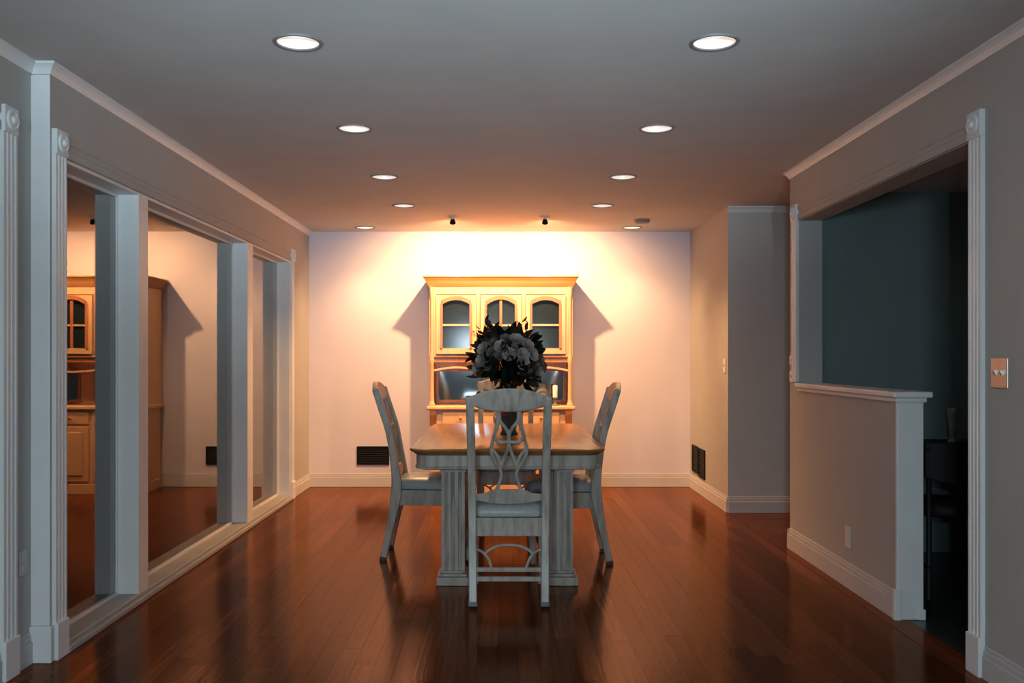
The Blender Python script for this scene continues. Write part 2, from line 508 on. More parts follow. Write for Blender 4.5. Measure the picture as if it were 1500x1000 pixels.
# crown mouldings: cove profile
CR = [(0, 0), (0, -0.046), (0.006, -0.046), (0.009, -0.038), (0.016, -0.025), (0.027, -0.014), (0.034, -0.010), (0.034, 0)]
def crown_y(bm, x, s, y0, y1, z=CEIL):
    prism(bm, [(x + s * a, y0, z + b) for a, b in CR], (0, y1 - y0, 0))
def crown_x(bm, y, s, x0, x1, z=CEIL):
    prism(bm, [(x0, y + s * a, z + b) for a, b in CR], (x1 - x0, 0, 0))
bm = nb(); crown_y(bm, XL, 1, 3.772, BACK); trim(bm)
def crown_corner(bm, fx, fy):
    loft(bm, [[(fx(o)[i], fy(o)[j], CEIL + z) for i, j in ((0, 0), (1, 0), (1, 1), (0, 1))] for o, z in CR[2:]])
bm = nb(); crown_y(bm, XLN, 1, -4, 3.772); crown_corner(bm, lambda o: (XLN, XL + o), lambda o: (3.772 - o, 3.7719)); trim(bm)
bm = nb(); crown_y(bm, XR, -1, -4, HALLN); crown_corner(bm, lambda o: (XR - o, XT), lambda o: (HALLN + 0.0001, HALLN + o)); trim(bm)
bm = nb(); crown_x(bm, HALLF, -1, XRB, 4.85); trim(bm)


# fluted casings: profile across (t) and out of the wall (d)
def flute_profile(w, d=0.018, n=3):
    p = [(0, 0), (0, d)]
    m = w / (n * 2 + 1)
    for k in range(n):
        a = m * (2 * k + 1)
        p += [(a, d), (a + m * 0.2, d - 0.007), (a + m * 0.8, d - 0.007), (a + m, d)]
    p += [(w, d), (w, 0)]
    return p
def casing_upright(x, s, y0, w, z0, z1, parent=None):
    bm = nb(); prism(bm, [(x + s * d, y0 + t, z0) for t, d in flute_profile(w)], (0, 0, z1 - z0))
    return bm
def casing_head(x, s, y0, y1, z0, w):
    bm = nb(); prism(bm, [(x + s * d, y0, z0 + t) for t, d in flute_profile(w, 0.010, 1)], (0, y1 - y0, 0))
    return bm
def rosette(name, x, s, yc, zc, sz, parent):
    bm = nb(); h = sz / 2
    box(bm, min(x, x + s * 0.024), max(x, x + s * 0.024), yc - h, yc + h, zc - h, zc + h)
    o = obj(name, bm, M['trim'], parent, 0.003)
    bm = nb(); lathe(bm, [(0.040, 0), (0.040, 0.008), (0.032, 0.010), (0.028, 0.006), (0.018, 0.006), (0.014, 0.016), (0.004, 0.02)], 24)
    bm.transform(Matrix.Translation((x + s * 0.024, yc, zc)) @ Matrix.Rotation(s * PI / 2, 4, 'Y'))
    obj('disc', bm, M['trim'], o, smooth=True)
    return o
def casing_set(x, s, ya, yb, zh, w, near=True, far=True, head=True, far_z0=0.0):
    """trim around an opening from ya to yb with head at zh"""
    first = None
    parts = []
    if near:
        c = structure(obj('trim_%d' % (TR[0] + 1), casing_upright(x, s, ya - w, w, 0.155, zh + 0.002), M['trim'])); TR[0] += 1
        rosette('rosette', x, s, ya - w / 2, zh + 0.052, 0.104, c)
        bm = nb(); box(bm, min(x, x + s * 0.028), max(x, x + s * 0.028), ya - w - 0.004, ya + 0.003, 0, 0.155)
        obj('plinth_block', bm, M['trim'], c, 0.004)
    if far:
        c = structure(obj('trim_%d' % (TR[0] + 1), casing_upright(x, s, yb, w, far_z0, zh + 0.002), M['trim'])); TR[0] += 1
        rosette('rosette', x, s, yb + w / 2, zh + 0.052, 0.104, c)
        if far_z0 < 0.2:
            bm = nb(); box(bm, min(x, x + s * 0.028), max(x, x + s * 0.028), yb - 0.003, yb + w + 0.004, 0, 0.155)
            obj('plinth_block', bm, M['trim'], c, 0.004)
    if head:
        structure(obj('trim_%d' % (TR[0] + 1), casing_head(x, s, ya, yb, zh + 0.004, w), M['side'])); TR[0] += 1
casing_set(XL, 1, 3.884, 8.05, 2.085, 0.095)
casing_set(XLN, 1, 2.0, 3.53, 2.115, 0.10, near=False)
casing_set(XR, -1, 3.68, 5.83, 2.11, 0.095, far_z0=1.09)

# window posts, sill, windows
for y0, y1 in ((4.69, 4.82), (6.70, 6.85)):
    bm = nb(); box(bm, -2.0, XL + 0.002, y0, y1, 0.04, 2.085); trim(bm, bevel=0.004)
bm = nb(); box(bm, -2.0, XL + 0.004, 3.887, 8.048, 0.0, 0.04); box(bm, XL + 0.004, XL + 0.03, 3.887, 8.048, 0.0, 0.026)
trim(bm, M['sill'], bevel=0.005)
bm = nb(); box(bm, -2.0, XL, 8.035, 8.05, 0.04, 2.085); box(bm, -2.0, XL, 3.884, 3.899, 0.04, 2.085); box(bm, -2.0, XL - 0.001, 3.9, 8.035, 2.072, 2.086); trim(bm)
for i, (y0, y1) in enumerate(((3.899, 4.69), (4.82, 6.70), (6.85, 8.035))):
    bm = nb(); t = 0.014
    z0, z1 = 0.04, 2.072
    box(bm, XG - 0.022, XG + 0.004, y0, y0 + t, z0, z1); box(bm, XG - 0.022, XG + 0.004, y1 - t, y1, z0, z1)
    box(bm, XG - 0.022, XG + 0.004, y0 + t, y1 - t, z0, z0 + t); box(bm, XG - 0.022, XG + 0.004, y0 + t, y1 - t, z1 - t, z1)
    w = structure(obj('window_%d' % (i + 1), bm, M['trim']))
    boxobj('pane', (XG - 0.012, XG - 0.004, y0 + t - 0.002, y1 - t + 0.002, z0 + t - 0.002, z1 - t + 0.002), M['glass'], w)
# doorway end of the near opening on the left: dark door slab well outside the frame is not needed

# ------------------------------------------------------------------ dining table
TX = 0.03
tb = empty('dining_table', (TX, 5.81, 0))
tag(tb, 'long dining table with honey wood top and grey fluted legs under the flowers', 'table')
HX, HY = 0.528, 0.94
def rounded_rect(hx, hy, r, n=8):
    out = []
    for cx, cy, a0 in ((hx - r, hy - r, 0), (-hx + r, hy - r, 90), (-hx + r, -hy + r, 180), (hx - r, -hy + r, 270)):
        for k in range(n + 1):
            a = math.radians(a0 + 90 * k / n)
            out.append((cx + r * math.cos(a), cy + r * math.sin(a)))
    return out
def layer(inset, z, r=0.11): return [(x, y, z) for x, y in rounded_rect(HX - inset, HY - inset, r - inset * 0.6)]
bm = nb(); loft(bm, [layer(0.03, 0.726), layer(0.020, 0.735), layer(0.006, 0.742), layer(0, 0.750), layer(0.003, 0.757), layer(0.01, 0.760)])
obj('tabletop', bm, M['table_top'], tb, smooth=True)
bm = nb(); loft(bm, [layer(0.045, 0.646), layer(0.032, 0.65), layer(0.03, 0.662), layer(0.036, 0.666), layer(0.036, 0.722), layer(0.028, 0.7258)])
obj('apron', bm, M['chair'], tb, smooth=True)
def fluted_plan(w, d, n=3, g=0.011):
    """plan outline of a square post with flutes on every face"""
    out = []
    def side(p, q, nrm):
        L = (q - p).length; t = (q - p).normalized(); m = L / (2 * n + 1)
        out.append(p)
        for k in range(n):
            a = m * (2 * k + 1)
            for u, e in ((0, 0), (0.18, 0.75), (0.5, 1), (0.82, 0.75), (1, 0)):
                out.append(p + t * (a + m * u) - nrm * (g * e))
    c = [Vector((-w / 2, -d / 2)), Vector((w / 2, -d / 2)), Vector((w / 2, d / 2)), Vector((-w / 2, d / 2))]
    ns = [Vector((0, -1)), Vector((1, 0)), Vector((0, 1)), Vector((-1, 0))]
    for i in range(4): side(c[i], c[(i + 1) % 4], ns[i])
    return out
plan = fluted_plan(0.128, 0.128)
for sy in (-1, 1):
    for lx in (-0.298, 0.298):
        ly = sy * 0.675
        bm = nb()
        prism(bm, [(lx + p.x, ly + p.y, 0.07) for p in plan], (0, 0, 0.565))
        box(bm, lx - 0.072, lx + 0.072, ly - 0.072, ly + 0.072, 0.615, 0.6465)
        leg = obj('leg', bm, M['chair'], tb)
        bm = nb()
        box(bm, lx - 0.088, lx + 0.088, ly - 0.115, ly + 0.115, 0, 0.045)
        box(bm, lx - 0.078, lx + 0.078, ly - 0.095, ly + 0.095, 0.045, 0.06)
        box(bm, lx - 0.070, lx + 0.070, ly - 0.080, ly + 0.080, 0.06, 0.073)
        obj('foot', bm, M['chair'], leg, 0.005)
for lx in (-0.226, 0.226):
    bm = nb(); box(bm, lx - 0.02, lx + 0.02, -0.612, 0.612, 0.10, 0.17)
    obj('stretcher', bm, M['chair'], tb, 0.004)

# ------------------------------------------------------------------ dining chairs
def make_chair():
    r = empty('dining_chair')
    BK = [(-0.29, 0.0), (-0.255, 0.16), (-0.215, 0.36), (-0.205, 0.46), (-0.213, 0.56), (-0.25, 0.78), (-0.30, 0.94), (-0.335, 1.052)]
    sm = smooth_pts([(0, y, z) for y, z in BK], 5)
    def yb(z):
        for a, b in zip(sm, sm[1:]):
            if a.z <= z <= b.z: return a.y + (b.y - a.y) * (z - a.z) / (b.z - a.z)
        return sm[-1].y
    for s in (-1, 1):
        pts = [(s * (0.180 + 0.013 * p.z), p.y, p.z) for p in sm]
        k = len(pts)
        ra = [0.0205 for p in sm]
        rb = [0.020 + 0.012 * math.exp(-((p.z - 0.42) / 0.16) ** 2) for p in sm]
        bm = nb(); sweep(bm, pts, ra, rb, side=(0, 1, 0), square=True)
        leg = obj('back_leg', bm, M['chair'], r, 0.005, smooth=True)
        bm = nb(); sweep(bm, [(s * 0.180, -0.2905, 0.0), (s * 0.1804, -0.285, 0.022)], 0.0215, 0.021, side=(0, 1, 0), square=True)
        obj('foot_tip', bm, M['chair_tip'], leg)
        # front leg, tapered square
        bm = nb(); sweep(bm, [(s * 0.178, 0.172, 0), (s * 0.184, 0.176, 0.2), (s * 0.19, 0.178, 0.36)], [0.014, 0.018, 0.024], [0.014, 0.018, 0.024], side=(0, 1, 0), square=True)
        obj('leg', bm, M['chair'], r, 0.004)
    # seat rail
    bm = nb()
    out = [(-0.176, -0.212), (0.176, -0.212), (0.215, 0.165), (0.19, 0.205), (-0.19, 0.205), (-0.215, 0.165)]
    inn = [(x * 0.86, y * 0.86) for x, y in out]
    n = len(out)
    vs = [[bm.verts.new((x, y, z)) for x, y in pl] for pl, z in ((out, 0.335), (out, 0.430), (inn, 0.430), (inn, 0.335))]
    for a in range(4):
        A, B = vs[a], vs[(a + 1) % 4]
        for i in range(n): bm.faces.new((A[i], A[(i + 1) % n], B[(i + 1) % n], B[i]))
    obj('seat_rail', bm, M['chair'], r, 0.004)
    # upholstered seat
    def seat_ring(f, z, dy=0.0): return [(x * f, y * f + dy, z) for x, y in seat_plan]
    c0 = [(-0.172, -0.218), (0.172, -0.218), (0.222, 0.19), (0.185, 0.222), (-0.185, 0.222), (-0.222, 0.19)]
    seat_plan = []
    for i in range(len(c0)):
        p, q = Vector(c0[i]), Vector(c0[(i + 1) % len(c0)])
        for t in (0.06, 0.3, 0.5, 0.7, 0.94): seat_plan.append(tuple(p.lerp(q, t)))
    bm = nb(); loft(bm, [seat_ring(0.95, 0.431), seat_ring(1.0, 0.437), seat_ring(1.01, 0.455), seat_ring(0.985, 0.478), seat_ring(0.9, 0.494), seat_ring(0.6, 0.505), seat_ring(0.2, 0.508)])
    obj('seat', bm, M['seat'], r, smooth=True)
    # crest rail: crescent outline extruded along depth following the rake
    bm = nb()
    N = 20
    top, bot = [], []
    for i in range(N + 1):
        u = -1 + 2 * i / N
        x = u * 0.217
        zt = 1.043 + 0.050 * (1 - u * u) + (-0.006 if abs(u) > 0.97 else 0)
        zb = 0.975 + 0.042 * (abs(u) ** 2.2)
        top.append((x, zt)); bot.append((x, zb))
    for th in (0,):
        ring_f = [(x, z) for x, z in top] + [(x, z) for x, z in bot[::-1]]
        f0 = [bm.verts.new((x, yb(min(z, 1.05)) - 0.017 - 0.01 * (1 - (x / 0.217) ** 2) - max(0, z - 1.05) * 0.24, z)) for x, z in ring_f]
        f1 = [bm.verts.new((x, yb(min(z, 1.05)) + 0.015 - 0.01 * (1 - (x / 0.217) ** 2) - max(0, z - 1.05) * 0.24, z)) for x, z in ring_f]
        n = len(f0)
        for i in range(n): bm.faces.new((f0[i], f0[(i + 1) % n], f1[(i + 1) % n], f1[i]))
        for i in range(N):
            bm.faces.new((f0[i], f0[i + 1], f0[n - 2 - i], f0[n - 1 - i]))
            bm.faces.new((f1[i], f1[n - 1 - i], f1[n - 2 - i], f1[i + 1]))
    obj('crest_rail', bm, M['chair'], r, 0.006, smooth=True)
    # lower rail of the back
    bm = nb()
    top, bot = [], []
    for i in range(13):
        u = -1 + i / 6
        top.append((u * 0.176, 0.553 + 0.022 * (1 if abs(u) < 0.45 else max(0, 1 - (abs(u) - 0.45) * 4))))
        bot.append((u * 0.176, 0.522 - 0.022 * (1 - u * u)))
    ring = top + bot[::-1]
    prism(bm, [(x, yb(z) - 0.012, z) for x, z in ring], (0, 0.025, 0))
    obj('lower_rail', bm, M['chair'], r, 0.003)
    # pierced interlaced splat
    def P(px, py):                      # measured outline of the ribbons
        x = (px - 470) / 5.26 / 296; z = 1.25 - ((550 + py / 5.26) - 522) / 295.0
        return (x, yb(z), z)
    ribs = [
        [(385, 250), (375, 380), (352, 480), (333, 560), (334, 615), (362, 680), (398, 735), (410, 790), (392, 860), (362, 930)],
        [(400, 250), (398, 345), (438, 400), (466, 455), (470, 520), (455, 590), (425, 670), (400, 735)],
        [(352, 480), (392, 520), (470, 520)],
        [(333, 575), (368, 615), (395, 670), (400, 735)],
        [(398, 345), (380, 390), (375, 430)],
    ]
    bm = nb()
    for rb_ in ribs:
        for mir in (0, 1):
            pts = smooth_pts([P(940 - a if mir else a, b) for a, b in rb_], 4)
            sweep(bm, pts, 0.0088, 0.008, side=(0, 1, 0), n=8)
    obj('splat', bm, M['chair'], r, smooth=True)
    # fan stretcher between the back legs
    def S(px, py):
        x = (px - 450) / 5.26 / 292; z = 1.25 - ((720 + py / 5.26) - 522) / 292.0
        return (x, yb(z), z)
    bm = nb()
    yk = yb(0.14)
    sweep(bm, [(-0.165, yb(0.177), 0.177), (0.165, yb(0.177), 0.177)], 0.010, 0.008, side=(0, 1, 0), square=True)
    sweep(bm, [(-0.165, yb(0.132), 0.132), (0.165, yb(0.132), 0.132)], 0.011, 0.010, side=(0, 1, 0), square=True)
    for arc in ([(240, 520), (265, 480), (330, 440), (430, 425), (530, 440), (595, 480), (640, 530)],
                [(180, 455), (235, 475), (280, 520), (310, 600)], [(720, 455), (640, 475), (590, 520), (555, 600)]):
        if arc[0][0] == 240: arc = [(262, 500), (290, 468), (360, 436), (450, 426), (540, 436), (610, 468), (638, 500)]
        if arc[0][0] == 180: arc = [(182, 455), (240, 476), (290, 530), (318, 605)]
        if arc[0][0] == 720: arc = [(718, 455), (660, 476), (610, 530), (582, 605)]
        sweep(bm, smooth_pts([S(*p) for p in arc], 4), 0.0075, 0.0075, side=(0, 1, 0), n=8)
    obj('fan_stretcher', bm, M['chair'], r, smooth=True)
    return r

ch0 = make_chair()
ch0.location = (0.036, 4.90, 0)
tag(ch0, 'grey washed dining chair seen from behind, pierced back, at the near table end', 'chair', 'dining chairs around the long table')
for loc, rz, lb in (((-0.44, 5.845, 0), -PI / 2, 'grey washed dining chair in side view on the window side of the table'),
                    ((0.362, 5.735, 0), PI / 2, 'grey washed dining chair in side view on the half wall side of the table'),
                    ((0.03, 6.775, 0), PI, 'dining chair facing us at the far table end, half hidden behind the flowers')):
    c = copy_tree(ch0); c.location = loc; c.rotation_euler = (0, 0, rz)
    tag(c, lb, 'chair', 'dining chairs around the long table')

# ------------------------------------------------------------------ flowers on the table
FY = 5.80
fx = 0.045
vz = empty('vase', (fx, FY, 0.7605))
tag(vz, 'dark green glazed vase on the dining table holding the flowers', 'vase')
bm = nb(); lathe(bm, [(0.055, 0), (0.06, 0.008), (0.045, 0.03), (0.055, 0.07), (0.082, 0.13), (0.088, 0.18), (0.070, 0.235), (0.062, 0.25), (0.070, 0.265),
                      (0.064, 0.265), (0.056, 0.25), (0.05, 0.10), (0.02, 0.04)], 28)
obj('vase_body', bm, M['vase'], vz, smooth=True)
fl = empty('flower_arrangement', (fx, FY, 1.0))
tag(fl, 'big bunch of dusty pink flowers and dark leaves in the table vase', 'flowers')
def leaf_mesh(L, W, curl, m, fold=0.25):
    bm = nb(); n = 6
    rows = []
    for i in range(n + 1):
        t = i / n
        w = W * math.sin(PI * min(1, t * 0.96 + 0.03)) ** 0.8
        z = -curl * t * t
        rows.append([bm.verts.new((-w, L * t, z + fold * w)), bm.verts.new((0, L * t, z)), bm.verts.new((w, L * t, z + fold * w))])
    for a, b in zip(rows, rows[1:]):
        bm.faces.new((a[0], a[1], b[1], b[0])); bm.faces.new((a[1], a[2], b[2], b[1]))
    bmesh.ops.solidify(bm, geom=bm.faces[:], thickness=0.0015)
    return obj('leaf', bm, m, fl, smooth=True)
def blossom_mesh(R, m):
    bm = nb()
    for ringi, (np_, tilt, rr) in enumerate(((7, 0.35, R), (6, 0.8, R * 0.78), (5, 1.2, R * 0.52))):
        for k in range(np_):
            a = 2 * PI * k / np_ + ringi * 0.4
            d = Vector((math.cos(a), math.sin(a), 0)); s = Vector((-math.sin(a), math.cos(a), 0))
            rows = []
            for i in range(4):
                t = i / 3
                w = rr * 0.52 * (0.35 + 0.9 * t) * (1 if i < 3 else 0.5)
                p = d * (rr * t * math.cos(tilt)) + Vector((0, 0, rr * t * math.sin(tilt) + 0.25 * rr * t * t))
                rows.append([bm.verts.new(p - s * w + Vector((0, 0, 0.006))), bm.verts.new(p), bm.verts.new(p + s * w + Vector((0, 0, 0.006)))])
            for A, B in zip(rows, rows[1:]):
                bm.faces.new((A[0], A[1], B[1], B[0])); bm.faces.new((A[1], A[2], B[2], B[1]))
    return obj('blossom', bm, m, fl, smooth=True)
def stem(p):
    bm = nb(); sweep(bm, smooth_pts([(random.uniform(-.02, .02), random.uniform(-.02, .02), -0.12), (p[0] * 0.3, p[1] * 0.3, p[2] * 0.5), p], 3), 0.0028, n=5)
    return obj('stem', bm, M['leaf_dark'], fl)
def orient(o, p, d, roll=0.0, axis='Y'):
    q = Vector(d).to_track_quat(axis, 'Z' if axis == 'Y' else 'Y')
    o.rotation_mode = 'QUATERNION'
    o.rotation_quaternion = q @ Matrix.Rotation(roll, 4, axis).to_quaternion()
    o.location = p
leafs = [leaf_mesh(0.10, 0.026, 0.03, M['leaf_dark']), leaf_mesh(0.12, 0.022, 0.04, M['leaf_brown']), leaf_mesh(0.085, 0.032, 0.02, M['leaf_dark'])]
blos = [blossom_mesh(0.046, M['petal']), blossom_mesh(0.036, M['petal_mauve'])]
used = set()
def inst(src):
    if src.name not in used:
        used.add(src.name); return src
    c = src.copy(); COL.objects.link(c); c.parent = fl
    return c
CZ = 0.225                                # crown centre above the arrangement's origin
rnd = random.Random(11)
# pale blossoms over the front and sides of the dome
spots = [(-0.155, 0.0), (-0.10, 0.045), (-0.045, 0.075), (0.02, 0.07), (0.075, 0.03), (0.105, -0.045), (0.13, 0.03), (0.18, 0.0), (0.165, -0.07), (0.2, -0.04),
         (-0.18, -0.05), (-0.12, -0.03), (-0.145, 0.065), (-0.06, 0.02), (0.04, 0.115), (-0.02, 0.125), (0.10, 0.085), (-0.09, 0.10), (0.075, -0.015), (0.15, -0.02), (0.0, 0.03)]
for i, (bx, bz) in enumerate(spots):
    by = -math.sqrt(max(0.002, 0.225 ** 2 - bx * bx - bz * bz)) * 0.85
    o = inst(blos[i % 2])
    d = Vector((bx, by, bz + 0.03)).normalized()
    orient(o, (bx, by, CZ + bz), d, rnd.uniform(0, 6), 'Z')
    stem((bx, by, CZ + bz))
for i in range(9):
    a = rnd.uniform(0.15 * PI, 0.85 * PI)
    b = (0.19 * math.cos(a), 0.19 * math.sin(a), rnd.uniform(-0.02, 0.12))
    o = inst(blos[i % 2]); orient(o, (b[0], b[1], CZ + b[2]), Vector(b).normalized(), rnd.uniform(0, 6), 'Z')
# leaves everywhere, dense dark core low in front
for i in range(150):
    th = rnd.uniform(0, 2 * PI); ph = rnd.uniform(-0.55, 1.25)
    R = rnd.uniform(0.10, 0.185)
    d = Vector((math.cos(th) * math.cos(ph), math.sin(th) * math.cos(ph), math.sin(ph)))
    p = Vector((d.x * R, d.y * R, CZ + d.z * R * 0.85))
    d2 = (d + Vector((rnd.uniform(-.4, .4), rnd.uniform(-.4, .4), rnd.uniform(-.2, .5)))).normalized()
    o = inst(leafs[rnd.choice((0, 0, 1, 2, 2))]); orient(o, p, d2, rnd.uniform(0, 6))
for i in range(60):
    bx, bz = rnd.gauss(-0.01, 0.06), rnd.gauss(-0.075, 0.05)
    p = Vector((bx, -rnd.uniform(0.10, 0.19), CZ + bz)); d = Vector((bx * 3, -0.3, rnd.uniform(-0.5, 0.3))).normalized()
    o = inst(leafs[rnd.choice((0, 2))]); orient(o, p, d, rnd.uniform(0, 6))
# tall sprays
twig = leaf_mesh(0.05, 0.011, 0.01, M['leaf_brown'])
for (sx, sz, k) in ((-0.20, 0.22, 1), (-0.16, 0.27, 1), (-0.11, 0.23, 0), (-0.04, 0.21, 0), (0.03, 0.22, 0), (0.09, 0.19, 1), (0.13, 0.24, 1), (-0.23, 0.10, 1), (0.09, 0.27, 1), (-0.14, 0.3, 1),
                    (0.01, 0.18, 0), (-0.08, 0.2, 0), (0.06, 0.2, 1), (-0.24, 0.02, 0), (-0.22, -0.04, 0), (-0.19, 0.16, 1), (0.16, 0.16, 1)):
    sy = rnd.uniform(-0.12, 0.1)
    stem((sx * 0.9, sy, CZ + sz * 0.85))
    for q in range(5):
        o = inst(twig if k else leafs[0]); f = 0.45 + 0.11 * q
        orient(o, (sx * f, sy, CZ + sz * f), Vector((sx + rnd.uniform(-.2, .2), rnd.uniform(-.15, .15), abs(sz) * 0.6 + rnd.uniform(-.1, .12))).normalized(), rnd.uniform(0, 6))
        if not k: o.scale = (0.7, 0.7, 0.7)
# trailing yellow leaves and two coral buds below the crown
ly = leaf_mesh(0.07, 0.018, 0.03, M['leaf_yellow'])
for i, (bx, bz) in enumerate(((-0.16, -0.10), (-0.13, -0.115), (-0.10, -0.13), (-0.075, -0.11), (-0.18, -0.08), (-0.11, -0.10), (0.10, -0.13), (0.05, -0.15))):
    o = inst(ly); orient(o, (bx, -0.13 + 0.02 * (i % 3), bz + 0.115), Vector((rnd.uniform(-1, 1), -0.4, -0.6)).normalized(), rnd.uniform(0, 6))
br = blossom_mesh(0.022, M['petal_red'])
for bx, bz in ((-0.035, -0.085), (0.075, -0.08), (-0.02, -0.10)):
    o = inst(br); orient(o, (bx, -0.115, bz + 0.0), Vector((0, -1, 0.2)), 0, 'Z'); stem((bx, -0.105, bz))

# ------------------------------------------------------------------ hutch
HF, HB = 8.40, 8.83          # front and back
hu = empty('china_hutch', (-0.008, HF, 0))
tag(hu, 'honey pine china hutch with three arched glass doors against the back wall', 'hutch')
D = HB - HF
def hobj(name, bm, m, parent=hu, bevel=0.0, smooth=False): return obj(name, bm, m, parent, bevel, smooth)
# lower cabinet
bm = nb(); box(bm, -0.645, 0.645, -0.03, D, 0.09, 0.765); box(bm, -0.655, 0.655, -0.04, D, 0.0, 0.09)
hobj('base_cabinet', bm, M['hutch'], bevel=0.004)
bm = nb(); box(bm, -0.675, 0.675, -0.06, D, 0.765, 0.80)
hobj('counter', bm, M['hutch'], bevel=0.010)
for s in (-1, 1):
    bm = nb(); prism(bm, [(s * 0.615 - 0.03, -0.031, 0.765), (s * 0.615 - 0.03, -0.055, 0.765), (s * 0.615 - 0.03, -0.05, 0.72), (s * 0.615 - 0.03, -0.038, 0.66), (s * 0.615 - 0.03, -0.031, 0.62)], (0.06, 0, 0))
    hobj('bracket', bm, M['hutch_red'])
for k, cx in enumerate((-0.365, 0.0, 0.365)):
    bm = nb(); box(bm, cx - 0.165, cx + 0.165, -0.042, -0.028, 0.635, 0.752)
    d = hobj('drawer', bm, M['hutch'], bevel=0.004)
    bm = nb(); lathe(bm, [(0.007, 0), (0.007, 0.012), (0.015, 0.018), (0.016, 0.025), (0.010, 0.03)], 14)
    bm.transform(Matrix.Translation((cx, -0.042, 0.69)) @ Matrix.Rotation(PI / 2, 4, 'X'))
    hobj('knob', bm, M['hutch_red'], d, smooth=True)
    bm = nb(); box(bm, cx - 0.165, cx + 0.165, -0.042, -0.028, 0.115, 0.615); box(bm, cx - 0.11, cx + 0.11, -0.05, -0.042, 0.17, 0.56)
    d = hobj('cupboard_door', bm, M['hutch'], bevel=0.004)
    bm = nb(); lathe(bm, [(0.007, 0), (0.007, 0.012), (0.014, 0.018), (0.010, 0.027)], 14)
    bm.transform(Matrix.Translation((cx + 0.13, -0.042, 0.42)) @ Matrix.Rotation(PI / 2, 4, 'X'))
    hobj('knob', bm, M['hutch_red'], d, smooth=True)
# upper case: sides, top, shelf, back
bm = nb()
box(bm, -0.655, -0.625, 0.015, D, 0.80, 1.90); box(bm, 0.625, 0.655, 0.015, D, 0.80, 1.90)
box(bm, -0.625, 0.625, 0.04, D, 1.215, 1.255)
box(bm, -0.625, 0.625, 0.02, D, 1.86, 1.90)
box(bm, -0.625, 0.625, D - 0.015, D, 0.80, 1.86)
hobj('upper_case', bm, M['hutch'], bevel=0.003)
# face frame
bm = nb()
box(bm, -0.655, 0.655, -0.002, 0.018, 1.815, 1.90); box(bm, -0.655, 0.655, -0.002, 0.018, 1.250, 1.268)
for x0, x1 in ((-0.655, -0.588), (-0.226, -0.19), (0.19, 0.226), (0.588, 0.655)): box(bm, x0, x1, -0.002, 0.018, 1.268, 1.815)
hobj('face_frame', bm, M['hutch'], bevel=0.003)
# slim side columns, flaring to a foot on the counter
for s in (-1, 1):
    bm = nb()
    cx = s * 0.628
    pr = [(0.030, 0.80), (0.030, 0.815), (0.022, 0.83), (0.018, 0.86), (0.017, 1.18), (0.024, 1.21), (0.018, 1.24), (0.014, 1.30), (0.014, 1.78), (0.02, 1.82), (0.02, 1.88)]
    lathe(bm, pr, 16, c=(cx, -0.012, 0.0005))
    hobj('column', bm, M['hutch'], smooth=True)
# cornice flaring outwards on three sides
bm = nb()
def crn(o, z): return [(-0.655 - o, -0.002 - o, z), (0.655 + o, -0.002 - o, z), (0.655 + o, D, z), (-0.655 - o, D, z)]
loft(bm, [crn(0.004, 1.885), crn(0.008, 1.893), crn(0.016, 1.908), crn(0.030, 1.938), crn(0.046, 1.962), crn(0.054, 1.970), crn(0.056, 1.974), crn(0.052, 1.984)])
hobj('cornice', bm, M['hutch_shade'])
bm = nb(); box(bm, -0.65, 0.65, -0.012, 0.0, 1.252 - 0.012, 1.252); box(bm, -0.61, 0.61, 0.0, 0.02, 1.195, 1.24)
hobj('lower_rail', bm, M['hutch_red'], bevel=0.003)
